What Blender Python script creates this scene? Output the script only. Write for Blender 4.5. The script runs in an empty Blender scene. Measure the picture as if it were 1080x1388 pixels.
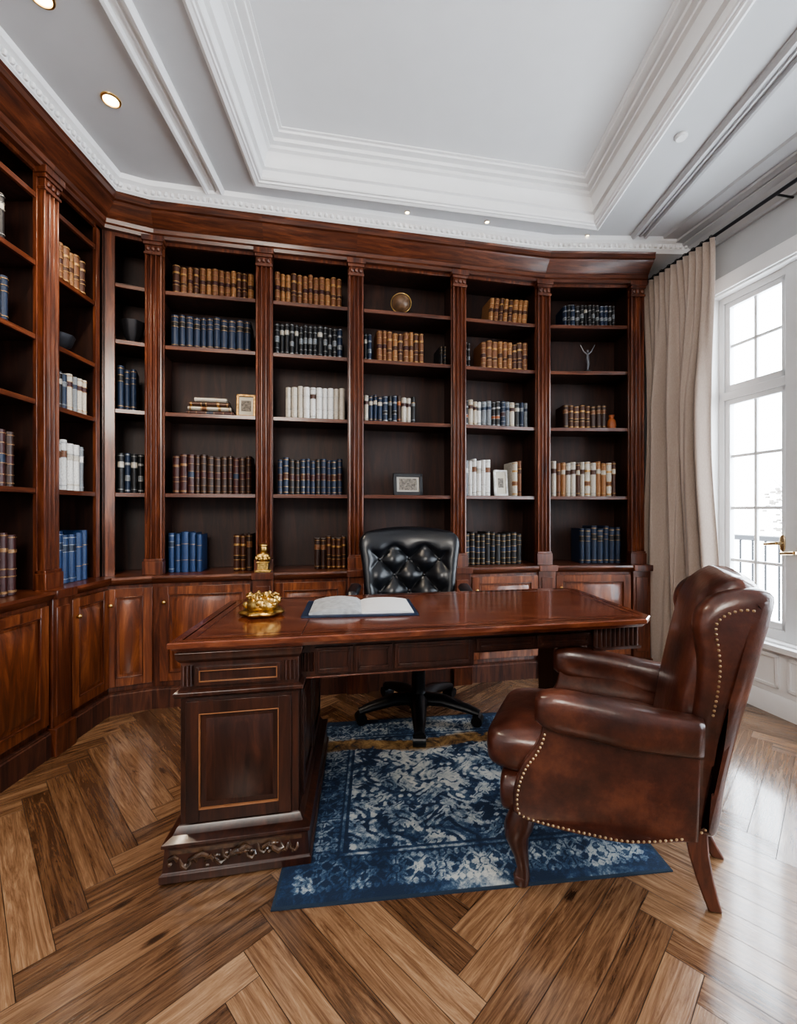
import bpy, bmesh, math, random
import numpy as np
from mathutils import Vector, Matrix
random.seed(7)
scene = bpy.context.scene
COL = scene.collection
HC = 1.22

# ------------------------------------------------------------------ materials
def newmat(name):
    m = bpy.data.materials.new(name); m.use_nodes = True
    nt = m.node_tree; nt.nodes.clear()
    out = nt.nodes.new('ShaderNodeOutputMaterial')
    b = nt.nodes.new('ShaderNodeBsdfPrincipled')
    nt.links.new(b.outputs[0], out.inputs[0])
    return m, nt, b

def ramp(nt, stops):
    r = nt.nodes.new('ShaderNodeValToRGB')
    e = r.color_ramp.elements
    while len(e) > 1: e.remove(e[0])
    e[0].position = stops[0][0]; e[0].color = (*stops[0][1], 1)
    for p, c in stops[1:]:
        x = e.new(p); x.color = (*c, 1)
    return r

def noise(nt, vec, scale, detail=4, rough=.55, dist=0):
    n = nt.nodes.new('ShaderNodeTexNoise')
    n.inputs['Scale'].default_value = scale
    n.inputs['Detail'].default_value = detail
    n.inputs['Roughness'].default_value = rough
    n.inputs['Distortion'].default_value = dist
    if vec: nt.links.new(vec, n.inputs['Vector'])
    return n

def coords(nt, scale=(1, 1, 1), kind='Object'):
    t = nt.nodes.new('ShaderNodeTexCoord'); mp = nt.nodes.new('ShaderNodeMapping')
    mp.inputs['Scale'].default_value = scale
    nt.links.new(t.outputs[kind], mp.inputs[0])
    return mp.outputs[0]

def mth(nt, op, a, b=None, c=None):
    n = nt.nodes.new('ShaderNodeMath'); n.operation = op
    for i, x in enumerate((a, b, c)):
        if x is None: continue
        if isinstance(x, (int, float)): n.inputs[i].default_value = x
        else: nt.links.new(x, n.inputs[i])
    return n.outputs[0]

def plain(name, col, rough=.5, metal=0, var=.12, nscale=8, bump=0, coat=0, bscale=60):
    m, nt, b = newmat(name)
    v = coords(nt)
    n = noise(nt, v, nscale)
    r = ramp(nt, [(.3, tuple(c*(1-var) for c in col)), (.7, tuple(min(1, c*(1+var)) for c in col))])
    nt.links.new(n.outputs[0], r.inputs[0]); nt.links.new(r.outputs[0], b.inputs['Base Color'])
    b.inputs['Roughness'].default_value = rough; b.inputs['Metallic'].default_value = metal
    b.inputs['Coat Weight'].default_value = coat; b.inputs['Coat Roughness'].default_value = .15
    if bump:
        n2 = noise(nt, v, bscale, 3); bp = nt.nodes.new('ShaderNodeBump')
        bp.inputs['Strength'].default_value = bump; bp.inputs['Distance'].default_value = .004
        nt.links.new(n2.outputs[0], bp.inputs['Height']); nt.links.new(bp.outputs[0], b.inputs['Normal'])
    return m

def wood(name, dark, mid, light, scale=(14, 14, 1.2), rough=.35, coat=.3):
    m, nt, b = newmat(name)
    v = coords(nt, scale)
    n = noise(nt, v, 1.6, 8, .65, 1.4)
    r = ramp(nt, [(.32, dark), (.5, mid), (.70, light)])
    nt.links.new(n.outputs[0], r.inputs[0]); nt.links.new(r.outputs[0], b.inputs['Base Color'])
    b.inputs['Roughness'].default_value = rough
    b.inputs['Coat Weight'].default_value = coat; b.inputs['Coat Roughness'].default_value = .12
    bp = nt.nodes.new('ShaderNodeBump'); bp.inputs['Strength'].default_value = .15; bp.inputs['Distance'].default_value = .002
    nt.links.new(n.outputs[0], bp.inputs['Height']); nt.links.new(bp.outputs[0], b.inputs['Normal'])
    return m

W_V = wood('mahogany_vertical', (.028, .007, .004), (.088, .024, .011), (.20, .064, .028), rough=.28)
W_H = wood('mahogany_horizontal', (.028, .007, .004), (.082, .023, .010), (.175, .055, .025), (1.6, 1.6, 22), .30)
W_PL = wood('mahogany_plinth', (.022, .006, .004), (.065, .019, .009), (.13, .042, .02), rough=.65, coat=0)
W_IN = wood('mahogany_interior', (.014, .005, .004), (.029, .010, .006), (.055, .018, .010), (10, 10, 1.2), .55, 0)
W_DOOR = wood('mahogany_door', (.050, .013, .006), (.150, .043, .017), (.32, .11, .042), (9, 9, 1.1), .28)
W_DESK = wood('desk_mahogany', (.010, .004, .003), (.030, .010, .006), (.066, .021, .011), (14, 14, 1.4), .32, .15)
W_TOP = wood('desk_top_mahogany', (.055, .014, .008), (.125, .034, .016), (.22, .070, .032), (1.6, 9, 9), .18, .7)
W_LEG = wood('walnut_leg', (.015, .005, .004), (.04, .013, .008), (.08, .026, .014), (14, 14, 2), .3, .4)
W_LEG2 = wood('leg_brown', (.04, .012, .008), (.09, .028, .016), (.15, .05, .026), rough=.35)
INLAY = plain('inlay_line', (.24, .10, .04), .35)
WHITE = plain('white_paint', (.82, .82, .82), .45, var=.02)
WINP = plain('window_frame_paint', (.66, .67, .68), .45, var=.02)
TRIMG = plain('shaded_white_paint', (.48, .48, .49), .5, var=.02)  # white trim with the shade of the window side painted in as grey
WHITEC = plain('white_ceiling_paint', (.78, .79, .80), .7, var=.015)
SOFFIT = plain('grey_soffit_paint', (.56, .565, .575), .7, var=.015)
WALLM = plain('grey_wall_paint', (.46, .47, .48), .8, var=.02)
BRASS = plain('brass', (.66, .44, .17), .28, 1, var=.25, nscale=20)
ABRASS = plain('aged_brass', (.50, .33, .12), .33, 1, var=.55, nscale=55, bump=.5, bscale=90)
STUD = plain('antique_brass', (.55, .42, .26), .3, 1, var=.2, nscale=40)
GOLD = plain('gold_foil', (.44, .26, .10), .4, .6, var=.5, nscale=60)
DGOLD = plain('dull_gold_foil', (.22, .12, .055), .45, .5, var=.5, nscale=60)
BLACKL = plain('black_leather', (.007, .008, .011), .32, var=.2, bump=.2, coat=.15, bscale=180)
BLACKM = plain('black_metal', (.012, .012, .014), .35, .5, var=.1)
IRON = plain('dark_iron', (.03, .03, .035), .5, .6)
GREYM = plain('pewter', (.16, .16, .17), .35, .9)
STEEL = plain('steel', (.5, .5, .5), .3, 1)
PAGE = plain('paper', (.74, .72, .66), .7, var=.05, nscale=50)
PAGEW = plain('page_white', (.62, .62, .63), .6, var=.03)
PAGEG = plain('page_printed_grey', (.36, .37, .38), .6, var=.25, nscale=35)
GREEN = plain('foliage', (.16, .14, .12), .9, var=.3)
TWIG = plain('bark', (.16, .13, .10), .9)
STONE = plain('balcony_stone', (.7, .7, .68), .8)

def leather():
    m, nt, b = newmat('oxblood_leather')
    v = coords(nt)
    n = noise(nt, v, 6, 8, .68)
    r = ramp(nt, [(.32, (.020, .007, .005)), (.5, (.060, .018, .011)), (.70, (.135, .044, .024))])
    nt.links.new(n.outputs[0], r.inputs[0]); nt.links.new(r.outputs[0], b.inputs['Base Color'])
    b.inputs['Roughness'].default_value = .30
    b.inputs['Coat Weight'].default_value = .4; b.inputs['Coat Roughness'].default_value = .2
    vo = nt.nodes.new('ShaderNodeTexVoronoi'); vo.inputs['Scale'].default_value = 160
    nt.links.new(v, vo.inputs['Vector'])
    bp = nt.nodes.new('ShaderNodeBump'); bp.inputs['Strength'].default_value = .12; bp.inputs['Distance'].default_value = .002
    nt.links.new(vo.outputs[0], bp.inputs['Height'])
    n2 = noise(nt, v, 11, 3)
    bp2 = nt.nodes.new('ShaderNodeBump'); bp2.inputs['Strength'].default_value = .3; bp2.inputs['Distance'].default_value = .012
    nt.links.new(n2.outputs[0], bp2.inputs['Height']); nt.links.new(bp.outputs[0], bp2.inputs['Normal'])
    nt.links.new(bp2.outputs[0], b.inputs['Normal'])
    return m
LEATHER = leather()

def linen():
    m, nt, b = newmat('beige_linen')
    v = coords(nt, (300, 300, 60)); n = noise(nt, v, 1, 2)
    r = ramp(nt, [(.3, (.37, .29, .24)), (.7, (.44, .355, .30))])
    nt.links.new(n.outputs[0], r.inputs[0]); nt.links.new(r.outputs[0], b.inputs['Base Color'])
    b.inputs['Roughness'].default_value = .85
    b.inputs['Sheen Weight'].default_value = .3
    return m
LINEN = linen()

def floor_mat():
    m, nt, b = newmat('oak_parquet')
    uv = coords(nt, (2.0, 26, 1), 'UV')
    n = noise(nt, uv, 1.0, 12, .74, 2.2)
    uv2 = coords(nt, (7, 240, 1), 'UV')
    n2 = noise(nt, uv2, 1.0, 6, .7, .3)
    uv3 = coords(nt, (2.6, 8, 1), 'UV')
    vo = nt.nodes.new('ShaderNodeTexVoronoi'); vo.inputs['Scale'].default_value = 1.0; nt.links.new(uv3, vo.inputs['Vector'])
    knot = ramp(nt, [(0, (1, 1, 1)), (.045, (.8, .8, .8)), (.12, (0, 0, 0))]); nt.links.new(vo.outputs[0], knot.inputs[0])
    at = nt.nodes.new('ShaderNodeAttribute'); at.attribute_name = 'tint'
    sep = nt.nodes.new('ShaderNodeSeparateColor'); nt.links.new(at.outputs['Color'], sep.inputs[0])
    val = mth(nt, 'MULTIPLY_ADD', n.outputs[0], 1.35, -.57)
    val = mth(nt, 'MULTIPLY_ADD', sep.outputs[0], .34, val)
    val = mth(nt, 'MULTIPLY_ADD', n2.outputs[0], .50, val)
    val = mth(nt, 'MULTIPLY_ADD', knot.outputs[0], -.45, val)
    r = ramp(nt, [(.12, (.024, .011, .006)), (.34, (.080, .038, .019)), (.55, (.165, .088, .046)), (.75, (.27, .160, .090)), (.95, (.40, .26, .155))])
    nt.links.new(val, r.inputs[0]); nt.links.new(r.outputs[0], b.inputs['Base Color'])
    b.inputs['Roughness'].default_value = .22
    b.inputs['Coat Weight'].default_value = .7; b.inputs['Coat Roughness'].default_value = .10
    bp = nt.nodes.new('ShaderNodeBump'); bp.inputs['Strength'].default_value = .35; bp.inputs['Distance'].default_value = .003
    nt.links.new(n2.outputs[0], bp.inputs['Height']); nt.links.new(bp.outputs[0], b.inputs['Normal'])
    return m
FLOORM = floor_mat()
GAP = plain('floor_joint', (.020, .010, .006), .8)

def rug_mat():
    m, nt, b = newmat('blue_distressed_rug')
    uv = coords(nt, (1, 1, 1), 'UV')
    at = nt.nodes.new('ShaderNodeAttribute'); at.attribute_name = 'motif'
    sp = nt.nodes.new('ShaderNodeSeparateColor'); nt.links.new(at.outputs['Color'], sp.inputs[0])
    fine = noise(nt, uv, 70, 8, .85); patch = noise(nt, uv, 3.4, 6, .62, 1.2); mid = noise(nt, uv, 15, 8, .75, .5)
    wear = mth(nt, 'MULTIPLY_ADD', fine.outputs[0], 1.0, -.5)
    wear = mth(nt, 'MULTIPLY_ADD', patch.outputs[0], 2.2, wear)
    wear = mth(nt, 'MULTIPLY_ADD', mid.outputs[0], 1.5, wear)
    wear = mth(nt, 'ADD', wear, -1.76)
    val = mth(nt, 'MULTIPLY_ADD', sp.outputs[0], .50, wear)
    r = ramp(nt, [(.0, (.006, .017, .045)), (.20, (.012, .035, .085)), (.34, (.042, .080, .135)), (.46, (.17, .21, .25)), (.62, (.37, .39, .39)), (.92, (.53, .52, .48))])
    nt.links.new(val, r.inputs[0])
    gn = mth(nt, 'MULTIPLY', mid.outputs[0], patch.outputs[0])
    gm = mth(nt, 'MULTIPLY', sp.outputs[1], mth(nt, 'GREATER_THAN', mth(nt, 'MULTIPLY_ADD', sp.outputs[1], .20, gn), .385))
    g = ramp(nt, [(.40, (.045, .024, .010)), (.5, (.20, .11, .04)), (.62, (.40, .24, .09))]); nt.links.new(mid.outputs[0], g.inputs[0])
    mix = nt.nodes.new('ShaderNodeMixRGB'); nt.links.new(gm, mix.inputs[0]); nt.links.new(r.outputs[0], mix.inputs[1]); nt.links.new(g.outputs[0], mix.inputs[2])
    mix2 = nt.nodes.new('ShaderNodeMixRGB'); nt.links.new(sp.outputs[2], mix2.inputs[0]); nt.links.new(mix.outputs[0], mix2.inputs[1]); mix2.inputs[2].default_value = (.012, .024, .045, 1)
    nt.links.new(mix2.outputs[0], b.inputs['Base Color'])
    b.inputs['Roughness'].default_value = .95
    n3 = noise(nt, uv, 260, 2); bp = nt.nodes.new('ShaderNodeBump'); bp.inputs['Strength'].default_value = .5; bp.inputs['Distance'].default_value = .004
    nt.links.new(n3.outputs[0], bp.inputs['Height']); nt.links.new(bp.outputs[0], b.inputs['Normal'])
    return m
RUGM = rug_mat()

def emis(name, col, s):
    m, nt, b = newmat(name)
    b.inputs['Base Color'].default_value = (*col, 1)
    b.inputs['Emission Color'].default_value = (*col, 1); b.inputs['Emission Strength'].default_value = s
    return m
LAMP = emis('lamp_glow', (1, .8, .5), 12)

# ------------------------------------------------------------------ mesh builder
def frame(o, e1, e2):
    return lambda a, b, z: (o[0]+a*e1[0]+b*e2[0], o[1]+a*e1[1]+b*e2[1], z)
ID = lambda a, b, z: (a, b, z)

class MB:
    def __init__(s, xf=ID): s.v = []; s.f = []; s.m = []; s.xf = xf
    def add(s, vs, fs, m=0):
        k = len(s.v); s.v += [s.xf(*p) for p in vs]
        s.f += [tuple(i+k for i in f) for f in fs]; s.m += [m]*len(fs)
    def merge(s, o):
        k = len(s.v); s.v += o.v; s.f += [tuple(t+k for t in f) for f in o.f]; s.m += o.m
    def box(s, x0, x1, y0, y1, z0, z1, m=0):
        vs = [(x, y, z) for z in (z0, z1) for y in (y0, y1) for x in (x0, x1)]
        s.add(vs, [(0, 2, 3, 1), (4, 5, 7, 6), (0, 1, 5, 4), (2, 6, 7, 3), (0, 4, 6, 2), (1, 3, 7, 5)], m)
    def frust(s, r0, y0, r1, y1, m=0):
        vs = [(r0[0], y0, r0[2]), (r0[1], y0, r0[2]), (r0[1], y0, r0[3]), (r0[0], y0, r0[3]),
              (r1[0], y1, r1[2]), (r1[1], y1, r1[2]), (r1[1], y1, r1[3]), (r1[0], y1, r1[3])]
        s.add(vs, [(0, 1, 2, 3), (4, 7, 6, 5), (0, 4, 5, 1), (1, 5, 6, 2), (2, 6, 7, 3), (3, 7, 4, 0)], m)
    def rings(s, rings, m=0, cap=True, closed=True):
        n = len(rings[0]); vs = [p for r in rings for p in r]; fs = []
        for i in range(len(rings)-1):
            for j in range(n if closed else n-1):
                fs.append((i*n+j, i*n+(j+1) % n, (i+1)*n+(j+1) % n, (i+1)*n+j))
        if cap:
            fs.append(tuple(range(n))[::-1]); fs.append(tuple((len(rings)-1)*n+j for j in range(n)))
        s.add(vs, fs, m)
    def lathe(s, cx, cy, prof, n=24, m=0, cap=True, lobes=0, amp=0):
        s.rings([[(cx+r*(1+amp*math.cos(lobes*2*math.pi*j/n))*math.cos(2*math.pi*j/n), cy+r*(1+amp*math.cos(lobes*2*math.pi*j/n))*math.sin(2*math.pi*j/n), z) for j in range(n)] for r, z in prof], m, cap)
    def tube(s, pts, rad, n=10, m=0, squash=1):
        P = [Vector(p) for p in pts]
        if not isinstance(rad, (list, tuple)): rad = [rad]*len(P)
        rs = []; up = None
        for i, p in enumerate(P):
            t = (P[min(i+1, len(P)-1)]-P[max(i-1, 0)]).normalized()
            if up is None:
                up = Vector((0, 0, 1)) if abs(t.z) < .9 else Vector((0, 1, 0))
            a = t.cross(up).normalized(); b = a.cross(t).normalized(); up = b
            rs.append([tuple(p+a*math.cos(2*math.pi*j/n)*rad[i]+b*math.sin(2*math.pi*j/n)*rad[i]*squash) for j in range(n)])
        s.rings(rs, m)
    def sup(s, c, h, e=.4, n=24, k=14, m=0, e2=None):
        e2 = e2 or e
        sg = lambda v, p: math.copysign(abs(v)**p, v)
        rs = []
        for i in range(1, k):
            ph = -math.pi/2+math.pi*i/k
            rs.append([(c[0]+h[0]*sg(math.cos(ph), e2)*sg(math.cos(2*math.pi*j/n), e), c[1]+h[1]*sg(math.cos(ph), e2)*sg(math.sin(2*math.pi*j/n), e), c[2]+h[2]*sg(math.sin(ph), e2)) for j in range(n)])
        s.rings(rs, m)
    def sweep(s, path, prof, m=0, closed_path=False, closed_prof=True, mit=None):
        P = [Vector(p) for p in path]; n = len(P)
        if mit is None: mit = mitres(P, closed_path)
        rs = [[(P[i].x+o*mit[i].x, P[i].y+o*mit[i].y, z) for o, z in prof] for i in range(n)]
        if closed_path: rs.append(rs[0])
        s.rings(rs, m, cap=(not closed_path) and closed_prof, closed=closed_prof)
    def build(s, name, mats, base=None, parent=None, bevel=0, sharp=35, segs=2, label=None):
        bm = bmesh.new()
        vs = [bm.verts.new(p) for p in s.v]
        for f, m in zip(s.f, s.m):
            try:
                fc = bm.faces.new([vs[i] for i in f]); fc.material_index = m
            except ValueError: pass
        bmesh.ops.recalc_face_normals(bm, faces=bm.faces)
        if base is not None: base = Vector(base)
        elif parent is not None: base = Vector(BASES[parent.name])
        else: base = Vector((0, 0, 0))
        for v in bm.verts: v.co -= base
        me = bpy.data.meshes.new(name); bm.to_mesh(me); bm.free()
        for mt in (mats if isinstance(mats, (list, tuple)) else [mats]): me.materials.append(mt)
        me.polygons.foreach_set('use_smooth', [True]*len(me.polygons))
        me.set_sharp_from_angle(angle=math.radians(sharp))
        ob = bpy.data.objects.new(name, me); COL.objects.link(ob)
        BASES[ob.name] = tuple(base)
        if parent is not None:
            ob.parent = parent; ob.location = base-Vector(BASES[parent.name])
        else: ob.location = base
        if bevel:
            md = ob.modifiers.new('bevel', 'BEVEL'); md.width = bevel; md.segments = segs; md.limit_method = 'ANGLE'; md.angle_limit = math.radians(40)
        if label: ob['label'] = label
        return ob
BASES = {}

def mitres(P, closed=False):
    n = len(P); P = [Vector(p) for p in P]; res = []
    for i in range(n):
        ds = []
        if i > 0 or closed: ds.append((P[i]-P[i-1]).normalized())
        if i < n-1 or closed: ds.append((P[(i+1) % n]-P[i]).normalized())
        ns = [Vector((d.y, -d.x)) for d in ds]
        if len(ns) == 1: res.append(ns[0])
        else:
            b = (ns[0]+ns[1]).normalized(); res.append(b/b.dot(ns[0]))
    return res

def thing(name, label, category, loc, group=None):
    e = bpy.data.objects.new(name, None); COL.objects.link(e); e.location = loc; e.empty_display_size = .1
    BASES[e.name] = tuple(loc)
    tag(e, label, category, group); return e
def tag(o, label=None, category=None, group=None, kind=None):
    if label: o['label'] = label
    if category: o['category'] = category
    if group: o['group'] = group
    if kind: o['kind'] = kind
    return o
def struct(o, label, cat): return tag(o, label, cat, kind='structure')

# ------------------------------------------------------------------ room shell
A = (-2.17, -2.5); B = (-2.17, 3.064); C = (2.039, 3.906); D = (3.32, -2.5)
ZS = 3.2; ZT = 3.4

def build_floor():
    bm = bmesh.new(); uvl = bm.loops.layers.uv.new('UVMap'); cl = bm.loops.layers.float_color.new('tint')
    w, L, g = .092, .828, .0009
    r = math.sqrt(.5); ox_, oy_ = .22, 1.1
    def rot(x, y): return (ox_+(x-y)*r, oy_+(x+y)*r)
    def plank(x0, x1, y0, y1, horiz):
        cx, cy = rot((x0+x1)/2, (y0+y1)/2)
        if not (-3 < cx < 3.8 and -3.2 < cy < 4.6): return
        c = [(x0+g, y0+g), (x1-g, y0+g), (x1-g, y1-g), (x0+g, y1-g)]
        fs = bm.faces.new([bm.verts.new((*rot(*p), 0)) for p in c])
        t = random.random(); ou, ov = random.random()*20, random.random()*20
        for lp, p in zip(fs.loops, c):
            u, v = (p[0]-x0, p[1]-y0) if horiz else (p[1]-y0, p[0]-x0)
            lp[uvl].uv = (u+ou, v+ov); lp[cl] = (t, t, t, 1)
    for k in range(-75, 76):
        for j in range(-9, 10):
            tx, ty = k*w+j*L, k*w-j*L
            plank(tx, tx+L, ty, ty+w, True)
            plank(tx+L, tx+L+w, ty+w-L, ty+w, False)
    f = bm.faces.new([bm.verts.new(p) for p in [(-4, -4, -.004), (4.5, -4, -.004), (4.5, 5, -.004), (-4, 5, -.004)]]); f.material_index = 1
    for co, no in [((A[0]-.1, 0, 0), (-1, 0, 0)), ((C[0], C[1]+.1, 0), (-.196, .981, 0)), ((C[0]+.12, C[1], 0), (.981, .196, 0)), ((0, -2.6, 0), (0, -1, 0))]:
        bmesh.ops.bisect_plane(bm, geom=bm.verts[:]+bm.edges[:]+bm.faces[:], plane_co=co, plane_no=no, clear_outer=True)
    me = bpy.data.meshes.new('floor')
    for fc in bm.faces:
        if fc.normal.z < 0: fc.normal_flip()
    bm.to_mesh(me); bm.free(); me.materials.append(FLOORM); me.materials.append(GAP)
    ob = bpy.data.objects.new('floor', me); COL.objects.link(ob)
    struct(ob, 'oak herringbone parquet floor with warm brown planks', 'floor')
build_floor()

def wallbox(name, p, q, th, label):
    d = (Vector(q)-Vector(p)).normalized(); L = (Vector(q)-Vector(p)).length
    mb = MB(frame(p, d, (-d.y, d.x))); mb.box(-.0, L, 0, th, 0, 3.5)
    struct(mb.build(name, WALLM), label, 'wall')
wallbox('wall_left', A, B, .15, 'plain painted wall behind the wooden bookcases')
wallbox('wall_back', B, C, .15, 'plain painted wall behind the long bookcase run')
wallbox('wall_front', D, A, .15, 'plain grey painted wall')
RW1 = Vector((.196, -.981)).normalized(); RW2 = Vector((-RW1.y, RW1.x))
RWF = frame(C, RW1, RW2)
LR = (Vector(D)-Vector(C)).length
WINS = [(.80, 1.80), (2.25, 3.35), (3.8, 4.9)]
WZ0, WZ1 = .42, 2.72
mb = MB(RWF)
a = 0
for w0, w1 in WINS:
    mb.box(a, w0, 0, .16, 0, 3.5); mb.box(w0, w1, 0, .16, 0, WZ0); mb.box(w0, w1, 0, .16, WZ1, 3.5); a = w1
mb.box(a, LR, 0, .16, 0, 3.5)
struct(mb.build('wall_right', WALLM), 'grey painted wall with tall white casement windows', 'wall')

for wi, (w0, w1) in enumerate(WINS):
    mb = MB(RWF)
    for x0, x1, z0, z1 in [(w0-.09, w0, WZ0, WZ1+.10), (w1, w1+.09, WZ0, WZ1+.10), (w0, w1, WZ1, WZ1+.10)]:
        mb.box(x0, x1, -.02, 0, z0, z1)
    mb.box(w0-.11, w1+.11, -.05, .0, WZ0-.035, WZ0)
    mb.box(w0, w0+.012, 0, .16, WZ0, WZ1); mb.box(w1-.012, w1, 0, .16, WZ0, WZ1)
    mb.box(w0, w1, 0, .16, WZ0, WZ0+.012); mb.box(w0, w1, 0, .16, WZ1-.012, WZ1)
    i0, i1 = w0+.012, w1-.012; j0, j1 = WZ0+.012, WZ1-.012; zt = 2.02
    mid = (i0+i1)/2
    mb.box(i0, i0+.04, .06, .12, j0, j1, 1); mb.box(i1-.04, i1, .06, .12, j0, j1, 1)
    mb.box(i0, i1, .06, .12, j0, j0+.06, 1); mb.box(i0, i1, .06, .12, j1-.045, j1, 1)
    mb.box(i0, i1, .06, .12, zt-.028, zt+.028, 1); mb.box(mid-.036, mid+.036, .05, .12, j0, j1, 1)
    for c0, c1 in [(i0+.04, mid-.036), (mid+.036, i1-.04)]:
        for z0, z1, rows in [(j0+.06, zt-.028, 3), (zt+.028, j1-.045, 1)]:
            mb.box(c0, c0+.036, .07, .11, z0, z1, 1); mb.box(c1-.036, c1, .07, .11, z0, z1, 1)
            mb.box(c0, c1, .07, .11, z0, z0+.045, 1); mb.box(c0, c1, .07, .11, z1-.035, z1, 1)
            cm = (c0+c1)/2; mb.box(cm-.010, cm+.010, .08, .1, z0, z1, 1)
            for r in range(1, rows+1):
                zz = z0+.045+(z1-z0-.08)*r/(rows+1); mb.box(c0, c1, .08, .1, zz-.010, zz+.010, 1)
    ob = mb.build('window_%d' % (wi+1), [WHITE, WINP], bevel=.003)
    struct(ob, 'white painted casement window with small glazed panes', 'window')
    if wi == 0:
        for hz, hx in [(1.03, mid-.05), (.98, mid+.05)]:
            mb = MB(RWF); mb.tube([(hx, .055, hz), (hx, .0, hz)], .011, 10); mb.tube([(hx, .005, hz), (hx-.075, .005, hz-.010)], [.011, .009], 10)
            mb.sup((hx, .05, hz), (.018, .008, .05), .8)
            h = mb.build('handle', STUD, parent=ob, label='brass lever handle')

mb = MB(RWF)
mb.box(.0, LR, -.012, 0, .12, .385)
for c0, c1 in [(.1, .72), (.85, 1.28), (1.33, 1.76), (1.85, 2.2), (2.3, 2.78), (2.83, 3.3)]:
    for x0, x1, z0, z1 in [(c0, c1, .16, .18), (c0, c1, .34, .36), (c0, c0+.02, .16, .36), (c1-.02, c1, .16, .36)]:
        mb.box(x0, x1, -.024, -.012, z0, z1)
struct(mb.build('trim_1', WHITE, bevel=.003), 'white panelled wainscot beneath the windows', 'wall panelling')
mb = MB(RWF); mb.sweep([(0, 0), (LR, 0)], [(0, 0), (.03, 0), (.03, .09), (.015, .12), (0, .12)])
struct(mb.build('baseboard_right', WHITE), 'white moulded baseboard', 'baseboard')

T = [(-.64, -1.5), (-.807, 2.617), (1.332, 3.015), (1.26, -1.5)]
mb = MB()
out = [(A[0]-.1, A[1]-.1), (B[0]-.1, B[1]+.15), (C[0]+.15, C[1]+.2), (D[0]+.15, D[1]-.1)]
for i in range(4):
    j = (i+1) % 4
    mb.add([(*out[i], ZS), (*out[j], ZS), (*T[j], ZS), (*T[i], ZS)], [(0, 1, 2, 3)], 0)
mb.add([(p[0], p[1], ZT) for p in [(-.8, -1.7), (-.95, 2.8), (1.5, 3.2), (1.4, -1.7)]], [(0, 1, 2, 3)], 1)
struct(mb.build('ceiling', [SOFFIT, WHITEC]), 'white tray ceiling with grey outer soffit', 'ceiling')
mb = MB()
mb.sweep(T, [(-.06, ZS+.001), (-.06, ZS-.018), (-.045, ZS-.026), (-.03, ZS-.018), (-.022, ZS-.018), (-.018, ZS-.008), (-.006, ZS-.008), (0, ZS), (.0, ZS+.045), (.022, ZS+.047), (.024, ZS+.058), (.016, ZS+.060), (.018, ZS+.075), (.026, ZS+.10), (.044, ZS+.125), (.062, ZS+.132), (.062, ZS+.140), (.054, ZS+.142), (.056, ZS+.156), (.085, ZS+.158), (.088, ZS+.166), (.080, ZS+.168), (.084, ZS+.180), (.122, ZS+.182), (.126, ZS+.192), (.142, ZS+.193), (.142, ZT)], closed_path=True, closed_prof=False)
struct(mb.build('trim_2', WHITE, sharp=25), 'white stepped crown moulding around the ceiling tray', 'ceiling moulding')
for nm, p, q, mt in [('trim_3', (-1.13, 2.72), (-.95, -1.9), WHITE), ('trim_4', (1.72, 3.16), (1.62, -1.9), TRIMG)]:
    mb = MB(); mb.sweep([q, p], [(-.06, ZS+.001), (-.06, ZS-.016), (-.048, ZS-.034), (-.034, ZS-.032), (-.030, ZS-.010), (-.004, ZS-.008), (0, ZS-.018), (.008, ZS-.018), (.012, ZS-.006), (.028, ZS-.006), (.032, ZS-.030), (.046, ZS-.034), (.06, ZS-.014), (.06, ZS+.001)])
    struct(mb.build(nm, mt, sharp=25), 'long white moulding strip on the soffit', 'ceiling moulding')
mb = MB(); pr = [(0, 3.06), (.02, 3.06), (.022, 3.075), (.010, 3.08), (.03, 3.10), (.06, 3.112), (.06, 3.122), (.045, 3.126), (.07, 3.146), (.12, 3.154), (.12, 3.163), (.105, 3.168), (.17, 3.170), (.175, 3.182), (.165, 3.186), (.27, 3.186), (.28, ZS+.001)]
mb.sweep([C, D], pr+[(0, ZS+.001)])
struct(mb.build('trim_5', TRIMG, sharp=25), 'white stepped crown moulding above the curtain', 'crown moulding')

# ------------------------------------------------------------------ bookcases
fy = lambda x: 2.84+.2*(x+1.457)
FP = [(-1.81, 1.55), (-1.81, 2.27), (-1.81, 2.70), (-1.551, fy(-1.551)), (-.895, fy(-.895)), (-.297, fy(-.297)), (.4344, fy(.4344)), (1.088, 3.349), (1.80, 3.365)]
FPV = [Vector(p) for p in FP]
MIT = mitres(FPV)
LS = [2.82, 2.48, 2.11, 1.785, 1.34]; BS = [2.64, 2.29, 1.86, 1.34]
PIL = {0, 1, 3, 4, 5, 6, 7, 8}; BLK = {0, 1, 4, 5, 6, 7, 8}
BAYF = []
CT = .825

def door(mb, a0, a1, z0, z1, b, st=.055, th=.02, gold=None, m=0, bead=.008):
    mb.box(a0, a1, b-th*.45, b, z0, z1, m)
    for x0, x1, y0, y1 in [(a0, a0+st, z0, z1), (a1-st, a1, z0, z1), (a0+st, a1-st, z0, z0+st), (a0+st, a1-st, z1-st, z1)]:
        mb.box(x0, x1, b-th, b-th*.45, y0, y1, m)
    w = bead
    for x0, x1, y0, y1 in [(a0+st, a0+st+w, z0+st, z1-st), (a1-st-w, a1-st, z0+st, z1-st), (a0+st, a1-st, z0+st, z0+st+w), (a0+st, a1-st, z1-st-w, z1-st)]:
        mb.box(x0, x1, b-th*1.15, b-th*.45, y0, y1, gold if gold is not None else m)
    i = st+.02
    if a1-a0 > 2*i+.06 and z1-z0 > 2*i+.04:
        mb.frust((a0+i, a1-i, z0+i, z1-i), b-th*.45, (a0+i+.025, a1-i-.025, z0+i+.025, z1-i-.025), b-th*1.0, m)

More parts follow.
